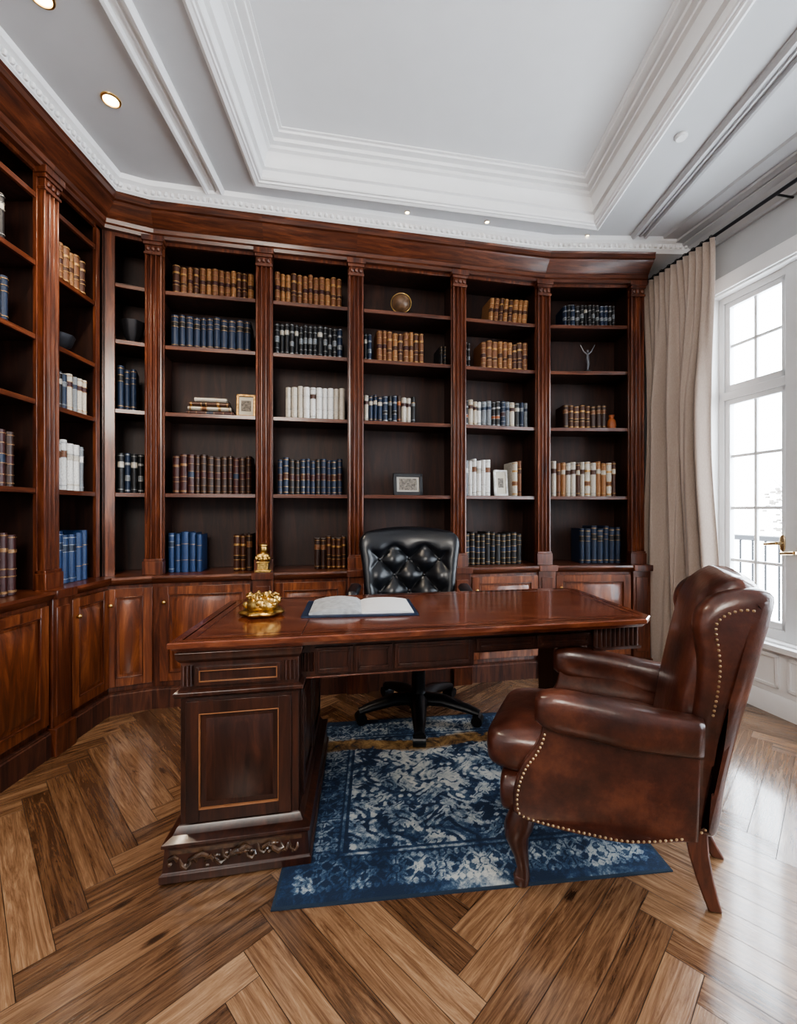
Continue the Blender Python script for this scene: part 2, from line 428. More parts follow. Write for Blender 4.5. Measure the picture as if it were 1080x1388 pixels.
def pilaster(i, parent):
    d0 = (FPV[i]-FPV[i-1]).normalized() if i > 0 else None
    d1 = (FPV[i+1]-FPV[i]).normalized() if i < len(FP)-1 else None
    d = ((d0 or d1)+(d1 or d0)).normalized()
    if i == 3: d = (FPV[4]-FPV[3]).normalized()
    F = frame(FP[i], d, (-d.y, d.x)); mb = MB(F)
    w = .05
    prof = [(-w, .012), (-w, -.034)]
    for k in range(3):
        c = -.028+.028*k
        prof += [(c-.011, -.036), (c-.008, -.025), (c, -.018), (c+.008, -.025), (c+.011, -.036)]
    prof += [(w, -.034), (w, .012)]
    mb.rings([[(p[0], p[1], z) for p in prof] for z in (CT+.10, 2.84)])
    mb.box(-.06, .06, -.048, .012, CT, CT+.085); mb.box(-.055, .055, -.043, .012, CT+.085, CT+.10)
    mb.box(-.054, .054, -.042, .012, 2.84, 2.856); mb.box(-.048, .048, -.036, .012, 2.856, 2.90)
    for k in (-1, 0, 1): mb.sup((k*.03, -.038, 2.878), (.014, .012, .018), .9, 10, 6)
    mb.box(-.056, .056, -.046, .012, 2.90, 2.92); mb.box(-.064, .064, -.055, .012, 2.92, 2.955)
    mb.build('pilaster', W_V, parent=parent, bevel=.002)
    if i in BLK:
        mb = MB(F)
        mb.box(-.065, .065, -.088, -.055, .14, .79); mb.box(-.045, .045, -.095, -.085, .19, .74)
        mb.box(-.07, .07, -.11, -.055, 0, .14); mb.box(-.07, .07, -.115, .0, .785, CT+.004)
        mb.build('pedestal', W_V, parent=parent, bevel=.003)

for i in range(8):
    p, q = FPV[i], FPV[i+1]; L = (q-p).length; d = (q-p)/L
    F = frame(FP[i], d, (-d.y, d.x)); BAYF.append((F, L, d))
    mid = (p+q)/2
    lab = 'tall mahogany bookcase bay with fluted pilaster and panelled cupboard'
    if i == 2: lab = 'narrow angled corner bay of mahogany bookcase with panelled cupboard'
    if i < 2: lab = 'mahogany bookcase bay along the side wall with panelled cupboard'
    T0 = thing('bookcase', lab, 'bookcase', (mid.x, mid.y, 0))
    s0 = .055 if i in PIL else .068; s1 = .055 if (i+1) in PIL else .05
    mb = MB(F)
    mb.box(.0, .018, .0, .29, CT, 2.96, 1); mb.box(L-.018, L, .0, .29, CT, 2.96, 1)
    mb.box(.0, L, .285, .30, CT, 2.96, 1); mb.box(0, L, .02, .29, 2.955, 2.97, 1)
    mb.box(0, s0, 0, .02, CT, 2.96, 0); mb.box(L-s1, L, 0, .02, CT, 2.96, 0)
    mb.box(0, L, 0, .02, 2.925, 2.96, 0)
    if i == 7: mb.box(L, L+.05, 0, .28, CT, 2.96, 0)
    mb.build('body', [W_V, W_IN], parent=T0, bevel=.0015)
    for z in (LS if i < 2 else BS):
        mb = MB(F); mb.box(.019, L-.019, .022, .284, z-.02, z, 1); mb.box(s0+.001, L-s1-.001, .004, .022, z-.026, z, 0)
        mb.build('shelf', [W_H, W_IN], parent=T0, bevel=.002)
    mm = [MIT[i], MIT[i+1]]; pth = [FP[i], FP[i+1]]
    if i == 7:
        e_ = FPV[8]+d*.07; pth = [FP[7], (e_.x, e_.y)]
    mb = MB(); mb.sweep(pth, [(-.28, 0), (.06, 0), (.06, .79), (-.28, .79)], mit=mm)
    mb.sweep(pth, [(.055, 0), (.085, 0), (.085, .115), (.080, .12), (.080, .128), (.055, .132)], m=1, mit=mm)
    mb.build('base_cabinet', [W_V, W_PL], parent=T0)
    mb = MB(); mb.sweep(pth, [(-.28, .79), (.07, .775), (.085, .785), (.10, .80), (.105, .812), (.098, CT), (-.28, CT)], mit=mm)
    mb.build('counter', W_H, parent=T0)
    mb = MB(); mb.sweep(pth, [(0, 2.945), (.03, 2.945), (.034, 2.965), (.045, 2.972), (.05, 2.995), (.065, 3.005), (.085, 3.03), (.115, 3.05), (.125, 3.065), (.14, 3.07), (.142, 3.10), (.15, 3.11), (-.28, 3.11), (-.28, 2.972), (0, 2.972)], mit=mm)
    mb.build('cornice', W_H, parent=T0, sharp=25)
    l0 = .078 if i in BLK else .05; l1 = .078 if (i+1) in BLK else .05
    if i == 2: l0, l1 = .03, .01
    mb = MB(F); door(mb, l0, L-l1, .165, .755, -.061, gold=1, st=.05, bead=.006)
    dr = mb.build('door', [W_DOOR, W_V], parent=T0, bevel=.002)
    kx = l0+.03
    mb = MB(F); mb.tube([(kx, -.08, .66), (kx, -.095, .66)], .005, 8); mb.sup((kx, -.10, .66), (.012, .01, .012), 1, 12, 8)
    kb = mb.build('knob', BRASS, parent=dr, label='small brass knob')
    if i in PIL: pilaster(i, T0)
    if i == 7: pilaster(8, T0)

mb = MB()
cpath = FPV[:-1]+[Vector((2.14, 3.375))]
cm = mitres(cpath)
mb.sweep(cpath, [(-.2, 3.11), (.13, 3.11), (.14, 3.125), (.15, 3.13), (.155, 3.165), (.18, 3.175), (.19, ZS+.001), (-.2, ZS+.001)], mit=cm)
for i in range(len(cpath)-1):
    p = cpath[i]+cm[i]*.15; q = cpath[i+1]+cm[i+1]*.15; L = (q-p).length; d = (q-p)/L
    sub = MB(frame(p, d, (-d.y, d.x))); k = int(L/.036)
    for j in range(k):
        x = (j+.5)*L/k; sub.sup((x, -.006, 3.148), (.012, .014, .014), .8, 8, 6)
    mb.merge(sub)
struct(mb.build('trim_6', WHITE, sharp=30), 'white carved egg-and-dart cornice above the bookcases', 'ceiling moulding')

# ------------------------------------------------------------------ books
def cover(name, c, rough=.45): return plain('cover_'+name, c, rough, var=.35, nscale=25)
CV = {k: cover(k, c) for k, c in dict(tan=(.15, .060, .026), brown=(.060, .022, .012), navy=(.011, .021, .048), black=(.010, .010, .012), maroon=(.040, .010, .010),
      cream=(.44, .40, .34), white=(.60, .59, .57), blue=(.014, .038, .11), grey=(.16, .175, .19), darkbrown=(.030, .013, .009), orange=(.32, .09, .028), amber=(.25, .115, .045)).items()}
SILV = plain('silver_foil', (.30, .30, .30), .45, .5, var=.6, nscale=60)
ARC = [(-.0, .16), (.04, .07), (.2, .015), (.5, -.01), (.8, .015), (.96, .07), (1, .16)]
PATS = {0: [(0, .05, 0), (.05, .065, 2), (.065, .2, 0), (.2, .215, 2), (.215, .4, 0), (.4, .415, 2), (.415, .565, 1), (.565, .58, 2), (.58, .76, 0), (.76, .775, 2), (.775, .93, 0), (.93, .945, 2), (.945, 1, 0)],
        1: [(0, .08, 0), (.08, .095, 2), (.095, .64, 0), (.64, .65, 2), (.65, .78, 1), (.78, .79, 2), (.79, .93, 0), (.93, .945, 2), (.945, 1, 0)],
        2: [(0, .10, 0), (.10, .14, 1), (.14, .64, 0), (.64, .76, 1), (.76, .78, 2), (.78, 1, 0)],
        3: [(0, .3, 0), (.3, .31, 2), (.31, .7, 0), (.7, .71, 2), (.71, 1, 0)],
        4: [(0, .04, 0), (.04, .08, 2), (.08, .30, 0), (.30, .32, 2), (.32, .42, 1), (.42, .44, 2), (.44, .70, 0), (.70, .76, 2), (.76, .95, 0), (.95, .97, 2), (.97, 1, 0)]}
def bookmesh(name, cov, lab, foil, pat):
    mb = MB()
    for z0, z1, m in PATS[pat]:
        r = .0 if m != 2 else -.025
        pts = [(x, y+r) for x, y in ARC]; n = len(pts)
        vs = [(x, y, z0) for x, y in pts]+[(x, y, z1) for x, y in pts]
        mb.add(vs, [(k, k+1, n+k+1, n+k) for k in range(n-1)], m)
    for z in (0, 1):
        mb.add([(x, y, z) for x, y in ARC]+[(1, .2, z), (0, .2, z)], [tuple(range(9))], 0)
    mb.box(0, .07, .16, 1, 0, 1, 0); mb.box(.93, 1, .16, 1, 0, 1, 0)
    mb.box(.07, .93, .16, .97, .02, .975, 3)
    ob = mb.build(name, [cov, lab, foil, PAGE]); me = ob.data; bpy.data.objects.remove(ob); return me
bk = lambda c, l, f, p: bookmesh('book', CV[c], CV[l], f, p)
S = {
 'tan': [bk('tan', 'maroon', GOLD, 0), bk('tan', 'brown', GOLD, 4), bk('amber', 'brown', GOLD, 0), bk('brown', 'maroon', GOLD, 4)],
 'navy': [bk('navy', 'navy', GOLD, 1), bk('navy', 'black', GOLD, 1)],
 'silver': [bk('black', 'grey', SILV, 0), bk('black', 'grey', SILV, 4), bk('navy', 'grey', SILV, 4), bk('black', 'black', SILV, 4), bk('black', 'cream', SILV, 1)],
 'maroon': [bk('maroon', 'navy', DGOLD, 0), bk('darkbrown', 'maroon', DGOLD, 0), bk('maroon', 'maroon', DGOLD, 4)],
 'navyred': [bk('navy', 'maroon', DGOLD, 0), bk('navy', 'brown', GOLD, 0), bk('black', 'maroon', DGOLD, 0)],
 'cream': [bk('cream', 'tan', GOLD, 3), bk('white', 'cream', SILV, 3), bk('white', 'brown', SILV, 1), bk('cream', 'cream', SILV, 3)],
 'white': [bk('white', 'grey', SILV, 3), bk('white', 'tan', SILV, 1), bk('grey', 'white', SILV, 1), bk('white', 'cream', SILV, 2)],
 'brown': [bk('brown', 'darkbrown', GOLD, 4), bk('darkbrown', 'tan', GOLD, 1)],
 'blue': [bk('blue', 'navy', SILV, 1), bk('blue', 'blue', GOLD, 3)],
 'mix': [bk('black', 'grey', GOLD, 2), bk('navy', 'cream', GOLD, 1), bk('cream', 'maroon', SILV, 1), bk('darkbrown', 'orange', GOLD, 2), bk('black', 'orange', GOLD, 4), bk('navy', 'black', SILV, 4)],
 'mix2': [bk('navy', 'grey', SILV, 2), bk('white', 'grey', SILV, 2), bk('cream', 'maroon', GOLD, 1), bk('grey', 'navy', SILV, 1), bk('black', 'orange', SILV, 4), bk('navy', 'maroon', SILV, 0), bk('black', 'cream', SILV, 1)],
 'black': [bk('black', 'navy', GOLD, 0), bk('black', 'black', GOLD, 1)],
 'creambrown': [bk('cream', 'tan', GOLD, 4), bk('amber', 'cream', GOLD, 1), bk('cream', 'brown', SILV, 1), bk('tan', 'brown', GOLD, 2), bk('brown', 'cream', GOLD, 1)],
}
DESC = {'tan': 'tan leather-bound book with gilt bands', 'navy': 'navy cloth book with gold title band', 'silver': 'black book with silver spine bands',
 'maroon': 'dark burgundy leather book with gilt bands', 'navyred': 'navy book with maroon label', 'cream': 'cream clothbound book with pale spine', 'white': 'white hardback with grey spine detail',
 'brown': 'brown leather book with gilt bands', 'blue': 'bright blue clothbound volume', 'mix': 'dark hardback with contrasting spine label', 'mix2': 'hardback with contrasting spine label', 'black': 'black leather volume with gilt bands', 'creambrown': 'cream and tan hardback volume'}
def place_book(F, d, a, z, w, h, style, grp, lean=0, dp=.17, b=.035):
    me = random.choice(S[style])
    ob = bpy.data.objects.new('book', me); COL.objects.link(ob)
    rz = math.atan2(d.y, d.x)
    x, y, zz = F(a, b, z+.001+(w*math.sin(lean) if lean > 0 else 0))
    ob.location = (x, y, zz); ob.rotation_euler = (0, lean, rz); ob.scale = (w, dp, h)
    tag(ob, DESC[style]+' on the '+grp, 'book', 'books on the '+grp+' of the bookcase')
def run(bay, z, t0, t1, h, w, style, sname, lean=0):
    F, L, d = BAYF[bay]; a0 = .062; a1 = L-.062
    bb = .035
    if bay < 2: bb = .012
    if bay == 2: a0 = .075
    w *= .92
    x = a0+(a1-a0)*t0; xe = a0+(a1-a0)*t1
    grp = sname+' shelf'
    while x+w*.8 < xe:
        ww = w*random.uniform(.82, 1.14)
        if x+ww > xe+.004: ww = xe-x
        if lean: place_book(F, d, x, z, ww, h*random.uniform(.96, 1.03), style, grp, lean); x += ww/math.cos(lean)+.002
        else: place_book(F, d, x, z, ww-.001, h*random.uniform(.94, 1.03), style, grp, b=bb+random.uniform(0, .01)); x += ww+.0005
c = CT+.001
R = [
 (3, BS[0], .05, 1, .185, .045, 'tan', 'top'), (3, BS[1], .03, 1, .215, .05, 'navy', 'second'), (3, BS[3], .05, 1, .25, .045, 'maroon', 'fourth'),
 (3, c, .0, .38, .26, .048, 'blue', 'lowest'), (3, c, .74, 1, .24, .042, 'brown', 'lowest'),
 (4, BS[0], .0, .95, .21, .04, 'tan', 'top'), (4, BS[1], .0, 1, .215, .038, 'silver', 'second'), (4, BS[2], .15, 1, .225, .045, 'cream', 'middle'),
 (4, BS[3], .04, 1, .245, .04, 'navyred', 'fourth'), (4, c, .55, 1, .22, .04, 'brown', 'lowest'),
 (5, BS[1], .0, .12, .19, .03, 'silver', 'second'), (5, BS[1], .15, .74, .22, .04, 'tan', 'second'), (5, BS[1], .9, 1, .15, .03, 'black', 'second'),
 (5, BS[2], .0, .62, .19, .038, 'mix', 'middle'),
 (6, BS[0], .35, .95, .18, .045, 'tan', 'top', .09), (6, BS[1], .25, .97, .21, .045, 'tan', 'second'), (6, BS[1], 0, .1, .19, .03, 'silver', 'second'),
 (6, BS[2], .0, .97, .19, .04, 'mix2', 'middle'), (6, BS[3], .0, .42, .27, .04, 'white', 'fourth'), (6, BS[3], .72, .85, .26, .04, 'creambrown', 'fourth'), (6, c, .0, .88, .24, .045, 'black', 'lowest'),
 (7, BS[0], .2, .92, .17, .035, 'silver', 'top'), (7, BS[2], .2, .78, .18, .045, 'brown', 'middle'), (7, BS[3], .05, .95, .265, .042, 'creambrown', 'fourth'),
 (7, c, .42, .97, .28, .05, 'navy', 'lowest'),
 (2, BS[2], .0, .75, .27, .04, 'navy', 'middle'), (2, BS[3], .0, .95, .25, .04, 'silver', 'fourth'),
 (1, LS[1], .05, .95, .2, .045, 'tan', 'top'), (1, LS[3], .0, .92, .2, .04, 'mix2', 'middle'), (1, LS[4], .0, .9, .27, .045, 'white', 'fourth'), (1, c, .0, .95, .28, .05, 'blue', 'lowest'),
 (0, LS[1], .45, .80, .22, .04, 'silver', 'top'), (0, LS[2], .45, .80, .2, .045, 'navy', 'second'), (0, LS[3], .45, .72, .18, .04, 'silver', 'middle'),
 (0, LS[4], .4, .88, .26, .045, 'maroon', 'fourth'), (0, c, .4, .90, .3, .05, 'maroon', 'lowest'),
]
for r in R: run(*r)

def bayloc(bay, t, b=.1):
    F, L, d = BAYF[bay]; a = .062+(L-.124)*t; p = F(a, b, 0); return p[0], p[1], d, F, a
x, y, d, F, a = bayloc(3, .2, .05)
for k, (w, st, off) in enumerate([(.30, 'maroon', 0), (.27, 'creambrown', .01), (.25, 'brown', .015), (.2, 'cream', .05)]):
    me = S[st][0]; ob = bpy.data.objects.new('book', me); COL.objects.link(ob)
    hh = .028; p = F(a+off, .05, BS[2]+.002+k*.0295+hh)
    ob.location = p; ob.rotation_euler = (0, math.pi/2, math.atan2(d.y, d.x)); ob.scale = (hh, .17, w)
    tag(ob, 'hardback lying flat in a stack on the middle shelf', 'book', 'stacked books on the middle shelf')

PHOTO = plain('sepia_print', (.14, .12, .10), .6, var=.7, nscale=60)
MATB = plain('cream_mount', (.5, .46, .38), .7)
MATW = plain('ivory_mount', (.34, .32, .28), .7)
def picframe(bay, t, z, w, h, fm, label, tilt=.12, b=.08, mat=MATB, s=.016, k=.26):
    x, y, d, F, a = bayloc(bay, t, b)
    T0 = thing('picture_frame', label, 'picture frame', (x, y, z+.002))
    G = lambda u, v, zz: (*F(a+u, b+v+zz*tilt, 0)[:2], z+.002+zz)
    mb = MB(G)
    for r in [(-w/2, -w/2+s, 0, h), (w/2-s, w/2, 0, h), (-w/2, w/2, 0, s), (-w/2, w/2, h-s, h)]: mb.box(r[0], r[1], -.008, .012, r[2], r[3])
    mb.build('frame', fm, parent=T0, bevel=.003)
    mb = MB(G); mb.box(-w/2+s, w/2-s, .0, .006, s, h-s, 0); mb.box(-w*k, w*k, -.001, .002, h*(.5-k*.9), h*(.5+k*.9), 1); mb.build('photograph', [mat, PHOTO], parent=T0)
    mb = MB(G); mb.box(-.012, .012, .012, .018, 0, h*.7); mb.build('back_stand', fm, parent=T0)
picframe(3, .88, BS[2], .125, .16, GOLD, 'cream picture frame with small print on a shelf')
picframe(5, .53, BS[3]+.0, .22, .16, CV['black'], 'black framed photograph standing on a shelf', mat=MATW, s=.026, k=.30)
picframe(6, .57, BS[3], .11, .2, CV['white'], 'white framed small portrait between books', k=.2)

x, y, d, F, a = bayloc(5, .46, .13); z = BS[0]+.001
T0 = thing('globe', 'small antique globe on a turned stand on a bookshelf', 'globe', (x, y, z))
mb = MB(); mb.lathe(x, y, [(.05, z), (.052, z+.01), (.03, z+.02), (.012, z+.03), (.01, z+.045), (.014, z+.05)]); mb.build('stand', BRASS, parent=T0)
GL = plain('globe_map', (.16, .09, .05), .4, var=.6, nscale=14)
mb = MB(); mb.sup((x, y, z+.118), (.066, .066, .066), 1, 28, 16); mb.build('sphere', GL, parent=T0)
mb = MB(); mb.tube([(x+.074*math.cos(t), y-.002, z+.12+.074*math.sin(t)) for t in [2*math.pi*k/30 for k in range(31)]], .004, 8); mb.build('meridian_ring', BRASS, parent=T0)
x, y, d, F, a = bayloc(7, .52, .05); z = BS[1]+.001
T0 = thing('figurine', 'slender dark pewter figurine with arms raised in a y', 'figurine', (x, y, z))
mb = MB(); mb.lathe(x, y, [(.032, z), (.032, z+.012), (.012, z+.02)]); mb.build('base', BLACKM, parent=T0)
mb = MB(); mb.tube([(x, y, z+.018), (x+.006, y, z+.07), (x, y, z+.11), (x, y, z+.15)], [.006, .011, .013, .009], 10)
mb.sup((x, y, z+.166), (.011, .011, .014), 1, 12, 8)
for sg in (-1, 1): mb.tube([(x, y, z+.14), (x+sg*.03, y, z+.165), (x+sg*.055, y, z+.215)], [.007, .005, .003], 8)
mb.build('figure', GREYM, parent=T0)
def bowl(bay, t, z, r, h, mat, label, b=.13):
    x, y, d, F, a = bayloc(bay, t, b); z += .001
    mb = MB(); mb.lathe(x, y, [(r*.4, z), (r*.45, z+.01), (r*.3, z+.015), (r*.75, z+h*.45), (r, z+h), (r*.94, z+h), (r*.68, z+h*.5), (r*.1, z+.03)], 32, lobes=8, amp=.03)
    tag(mb.build('bowl', mat, base=(x, y, z)), label, 'bowl')
bowl(1, .5, LS[2], .08, .10, IRON, 'dark metal bowl on a bookshelf', b=.10)
bowl(2, .55, BS[1], .07, .16, IRON, 'dark fluted metal urn bowl on a corner shelf')
x, y, d, F, a = bayloc(7, .88, .1); z = BS[2]+.001
mb = MB(); mb.lathe(x, y, [(.025, z), (.035, z+.03), (.03, z+.07), (.016, z+.09), (.022, z+.115)], 20)
tag(mb.build('vase', CV['orange'], base=(x, y, z)), 'small burnt-orange vase beside books', 'vase')

# ------------------------------------------------------------------ desk
DU = (.9824, .1864); DV = (-.082, .9966); DO = (-.775, 1.480)
DF = frame(DO, DU, DV); DL, DD = 1.885, .76
T0 = thing('desk', 'large mahogany pedestal desk with glossy top and panelled sides', 'desk', DF(DL/2, DD/2, 0))
cc = .045
def rectc(i):
    x0, x1, y0, y1 = i, DL-i, i, DD-i
    P = [(x0, y0), (x0, y1-cc), (x0+cc, y1), (x1-cc, y1), (x1, y1-cc), (x1, y0+cc), (x1-cc, y0)]
    return [DF(a_, b_, 0)[:2] for a_, b_ in P]
mb = MB()
mb.sweep(rectc(.02), [(.02, .744), (-.002, .744), (-.004, .750), (-.010, .752), (-.012, .758), (-.019, .760), (-.020, .776), (-.016, .7795), (.0, .78), (.02, .78)], closed_path=True)
P_ = rectc(.035); n_ = len(P_)
mb.add([(p[0], p[1], z) for z in (.745, .78) for p in P_], [tuple(range(n_)), tuple(range(n_, 2*n_))]+[(i, (i+1) % n_, n_+(i+1) % n_, n_+i) for i in range(n_)])
sub = MB(DF)
for r in [(.07, DL-.07, .07, .074), (.07, DL-.07, DD-.074, DD-.07), (.07, .074, .07, DD-.07), (DL-.074, DL-.07, .07, DD-.07), (.435, .439, .02, DD-.07)]:
    sub.box(r[0], r[1], r[2], r[3], .78, .7804, 1)
mb.merge(sub)
mb.build('desktop', [W_TOP, W_LEG], parent=T0, sharp=25)
ZR = .0056
def pedestal(name, a0, a1, b0, b1, fo=.038):
    P0 = MB(DF)
    P0.box(a0, a1, b0, b1, .13, .745)
    pp = [DF(a0, b0, 0)[:2], DF(a0, b1, 0)[:2], DF(a1, b1, 0)[:2], DF(a1, b0, 0)[:2]]
    P0m = MB(); f_ = fo/.038
    P0m.sweep(pp, [(0, .708), (-.006, .716), (-.012, .726), (-.014, .745), (0, .745)], closed_path=True)
    P0m.sweep(pp, [(0, .590), (-.012, .594), (-.018, .602), (-.018, .612), (-.008, .618), (0, .62)], closed_path=True)
    P0m.sweep(pp, [(0, ZR), (-.038*f_, ZR), (-.038*f_, .03), (-.032*f_, .036), (-.028*f_, .112), (-.034*f_, .117), (-.034*f_, .128), (-.018, .140), (-.008, .160), (0, .166)], closed_path=True)
    P0.merge(P0m)
    return P0.build(name, W_DESK, parent=T0, bevel=.0015)
PA0, PA1, PB = .040, .430, .008
pedestal('pedestal', PA0, PA1, PB, DD-.03, .048)
pedestal('pedestal', 1.66, 1.835, .32, DD-.03)
mb = MB(DF); door(mb, PA0+.022, PA1-.024, .175, .582, PB, st=.042, th=.018, gold=1, bead=.003); mb.build('door', [W_DESK, INLAY], parent=T0, bevel=.001)
mb = MB(DF); door(mb, .090, .370, .632, .695, PB, st=.012, th=.012, gold=1, bead=.003); mb.build('drawer', [W_DESK, INLAY], parent=T0, bevel=.001)
for aa, sg in [(PA1, 1), (PA0, -1)]:
    G = lambda p, q, z, aa=aa, sg=sg: DF(aa-sg*q, p, z)
    mb = MB(G); door(mb, .06, .35, .185, .57, 0, st=.04, th=.012); mb.build('side_panel', W_DESK, parent=T0, bevel=.0015)
    mb = MB(G); door(mb, .38, DD-.06, .185, .57, 0, st=.04, th=.012); mb.build('side_panel', W_DESK, parent=T0, bevel=.0015)
for a0, a1, bb in [(.045, .082, PB-.001), (.380, .423, PB-.001), (.436, .475, .073), (1.62, 1.83, .060)]:
    n = max(3, int((a1-a0)/.013)); prof = [(a0, bb+.003)]
    if bb > .055 and bb < .07: n = 10
    for k in range(n):
        w = (a1-a0)/n; x = a0+w*k
        prof += [(x+.001, bb), (x+w*.25, bb-.006), (x+w*.5, bb-.008), (x+w*.75, bb-.006), (x+w-.001, bb)]
    prof.append((a1, bb+.003))
    zz = (.632, .70) if bb != .060 else (.655, .742)
    if bb == .060: prof += [(a1, .10), (a0, .10)]
    mb = MB(DF); mb.rings([[(p[0], p[1], z) for p in prof] for z in zz])
    if bb == .060: mb.box(a0-.006, a1+.006, .048, .10, .645, .657)
    mb.build('fluted_block', W_DESK, parent=T0)
mb = MB(DF); rr = random.Random(8)
fb = PB-.035
for k in range(15):
    x = .035+.385*k/14+rr.uniform(-.008, .008); s = rr.choice((-1, 1)); j = rr.uniform(.6, 1.3)
    zc = .070+rr.uniform(-.010, .010)
    mb.tube([(x-.022*j, fb, zc-s*.016), (x-.010, fb-.006, zc+s*.006), (x+.006, fb-.008, zc+s*.014), (x+.018*j, fb-.005, zc+s*.004), (x+.012, fb-.002, zc-s*.008)], [.003, .008*j, .009*j, .007, .003], 8)
    mb.sup((x+rr.uniform(-.01, .01), fb-.003, zc+rr.uniform(-.02, .012)), (.012*j, .008, .007), 1, 10, 6)
mb.box(.02, .445, fb-.002, fb+.006, .04, .105)
mb.build('carving', plain('carved_wood', (.060, .030, .015), .3, coat=.4, var=.8, nscale=35), parent=T0, label='carved acanthus relief band')
mb = MB(DF)
mb.box(PA1, 1.10, .075, .10, .61, .745, 0); mb.box(1.10, 1.835, .075, .10, .66, .745, 0); mb.box(PA1, 1.66, DD-.07, DD-.045, .64, .745, 0); mb.box(1.81, 1.835, .10, .32, .66, .745, 0)
mb.box(PA1, 1.10, .070, .102, .604, .61, 1)  # paler lip, warm light along the apron's lower edge put into the colour
mb.box(PA1, 1.62, .066, .075, .727, .745, 0)
mb.build('apron', [W_DESK, W_LEG2], parent=T0, bevel=.0015)
for a0, a1, z0 in [(.48, .62, .622), (.63, .77, .622), (.78, 1.09, .622), (1.11, 1.36, .67), (1.37, 1.61, .67)]:
    mb = MB(DF); door(mb, a0, a1, z0, .718, .075, st=.010, th=.012); mb.build('drawer', W_DESK, parent=T0, bevel=.001)

# ------------------------------------------------------------------ desk items
DZ = .7812
bx, by = -.17, 2.02; an = math.radians(6)
BF = lambda u, v, z: (bx+u*math.cos(an)-v*math.sin(an), by+u*math.sin(an)+v*math.cos(an), DZ+z)
T0 = thing('open_book', 'open hardback book with printed page and white page on the desk', 'book', (bx, by, DZ))
mb = MB(BF); mb.box(-.252, .24, -.168, .158, 0, .007); mb.build('cover', CV['navy'], parent=T0)
for sg in (-1, 1):
    mb = MB(BF); top = [(0, .009)]
    hh = .024 if sg < 0 else .014
    for k in range(1, 13):
        t = k/12; top.append((sg*.222*t, .007+hh*math.sin(math.pi*(t*.86+.10))**.7))
    poly = top+[(sg*.222, .0072), (0, .0072)]
    mb.rings([[(p[0], v, p[1]) for p in poly] for v in (-.145, .145)]); mb.build('pages', PAGEG if sg < 0 else PAGEW, parent=T0)
gx, gy = -.585, 1.90
T0 = thing('inkstand', 'ornate aged brass inkstand with lumpy foliate relief on the desk', 'inkstand', (gx, gy, DZ))
mb = MB(); mb.lathe(gx, gy, [(.06, DZ), (.082, DZ+.005), (.090, DZ+.014), (.080, DZ+.022), (.03, DZ+.024)], 48, lobes=7, amp=.09); mb.build('tray', ABRASS, parent=T0)
mb = MB(); mb.sup((gx, gy, DZ+.044), (.066, .058, .036), .9, 32, 16)
rr = random.Random(11)
for k in range(44):
    t = rr.uniform(0, 6.28); ph = rr.uniform(-.1, 1.3); R_ = rr.uniform(.010, .020)
    mb.sup((gx+.068*math.cos(t)*math.cos(ph), gy+.060*math.sin(t)*math.cos(ph), DZ+.042+.040*math.sin(ph)), (R_, R_*.8, R_*rr.uniform(.6, 1.1)), .9, 12, 8)
for k in range(7):
    t = 2*math.pi*k/7+.3; q0 = Vector((gx+.04*math.cos(t), gy+.035*math.sin(t), DZ+.07))
    mb.tube([tuple(q0), tuple(q0+Vector((.015*math.cos(t), .012*math.sin(t), .018))), tuple(q0+Vector((.032*math.cos(t), .028*math.sin(t), .012)))], [.010, .008, .004], 8)
mb.build('body', ABRASS, parent=T0)
F3 = frame(FP[4], (.9806, .1961), (-.1961, .9806)); bz = CT+.0055
q = F3(0, -.082, 0); T0 = thing('figurine', 'small brass bust figurine on a stepped base', 'figurine', (q[0], q[1], bz))
mb = MB(F3); mb.box(-.05, .05, -.110, -.054, bz, bz+.016); mb.box(-.034, .034, -.106, -.058, bz+.016, bz+.060); mb.box(-.04, .04, -.110, -.054, bz+.060, bz+.070)
mb.build('base', ABRASS, parent=T0, bevel=.003)
mb = MB(F3); mb.sup((0, -.083, bz+.096), (.046, .026, .028), .7); mb.sup((.004, -.084, bz+.150), (.026, .026, .028), .9, 20, 12); mb.tube([(0, -.083, bz+.11), (0, -.083, bz+.135)], [.018, .015], 12)
mb.sup((.002, -.080, bz+.172), (.028, .026, .014), .9, 18, 10)
for k in range(9): mb.sup((-.040+.010*k, -.100, bz+.092+.012*math.sin(k*2)), (.010, .012, .012), .9, 10, 6)
mb.build('bust', ABRASS, parent=T0)

# ------------------------------------------------------------------ rug (dense grid carrying the woven motif as an attribute)
RC = [(-.39, 1.35), (.93, 1.50), (.86, 2.72), (-.45, 2.55)]
NX, NY = 330, 300
s = np.linspace(0, 1, NX+1)[:, None]; t = np.linspace(0, 1, NY+1)[None, :]
X = (1-s)*(1-t)*RC[0][0]+s*(1-t)*RC[1][0]+s*t*RC[2][0]+(1-s)*t*RC[3][0]
Y = (1-s)*(1-t)*RC[0][1]+s*(1-t)*RC[1][1]+s*t*RC[2][1]+(1-s)*t*RC[3][1]
LX, LY = 1.32, 1.21
U = (s*LX)+0*t; V = (t*LY)+0*s
def rosette(x, y, R, n=8):
    r = np.hypot(x, y); th = np.arctan2(y, x)
    pet = r < R*(.62+.38*np.abs(np.cos(n/2*th)))
    hole = (r > R*.30) & (r < R*.42)
    veins = (np.abs(np.sin(n/2*th)) < .16) & (r > R*.4)
    return pet & ~hole & ~veins
dE = np.minimum(np.minimum(U, LX-U), np.minimum(V, LY-V))
horiz = (np.minimum(V, LY-V) <= np.minimum(U, LX-U))
sc = np.where(horiz, U, V)
M = np.zeros_like(U)
P = .155; sm = (sc % P)-P/2; sm2 = ((sc+P/2) % P)-P/2; db = dE-.115
bord = (dE > .03) & (dE < .195)
M[bord & rosette(sm, db, .050)] = .75
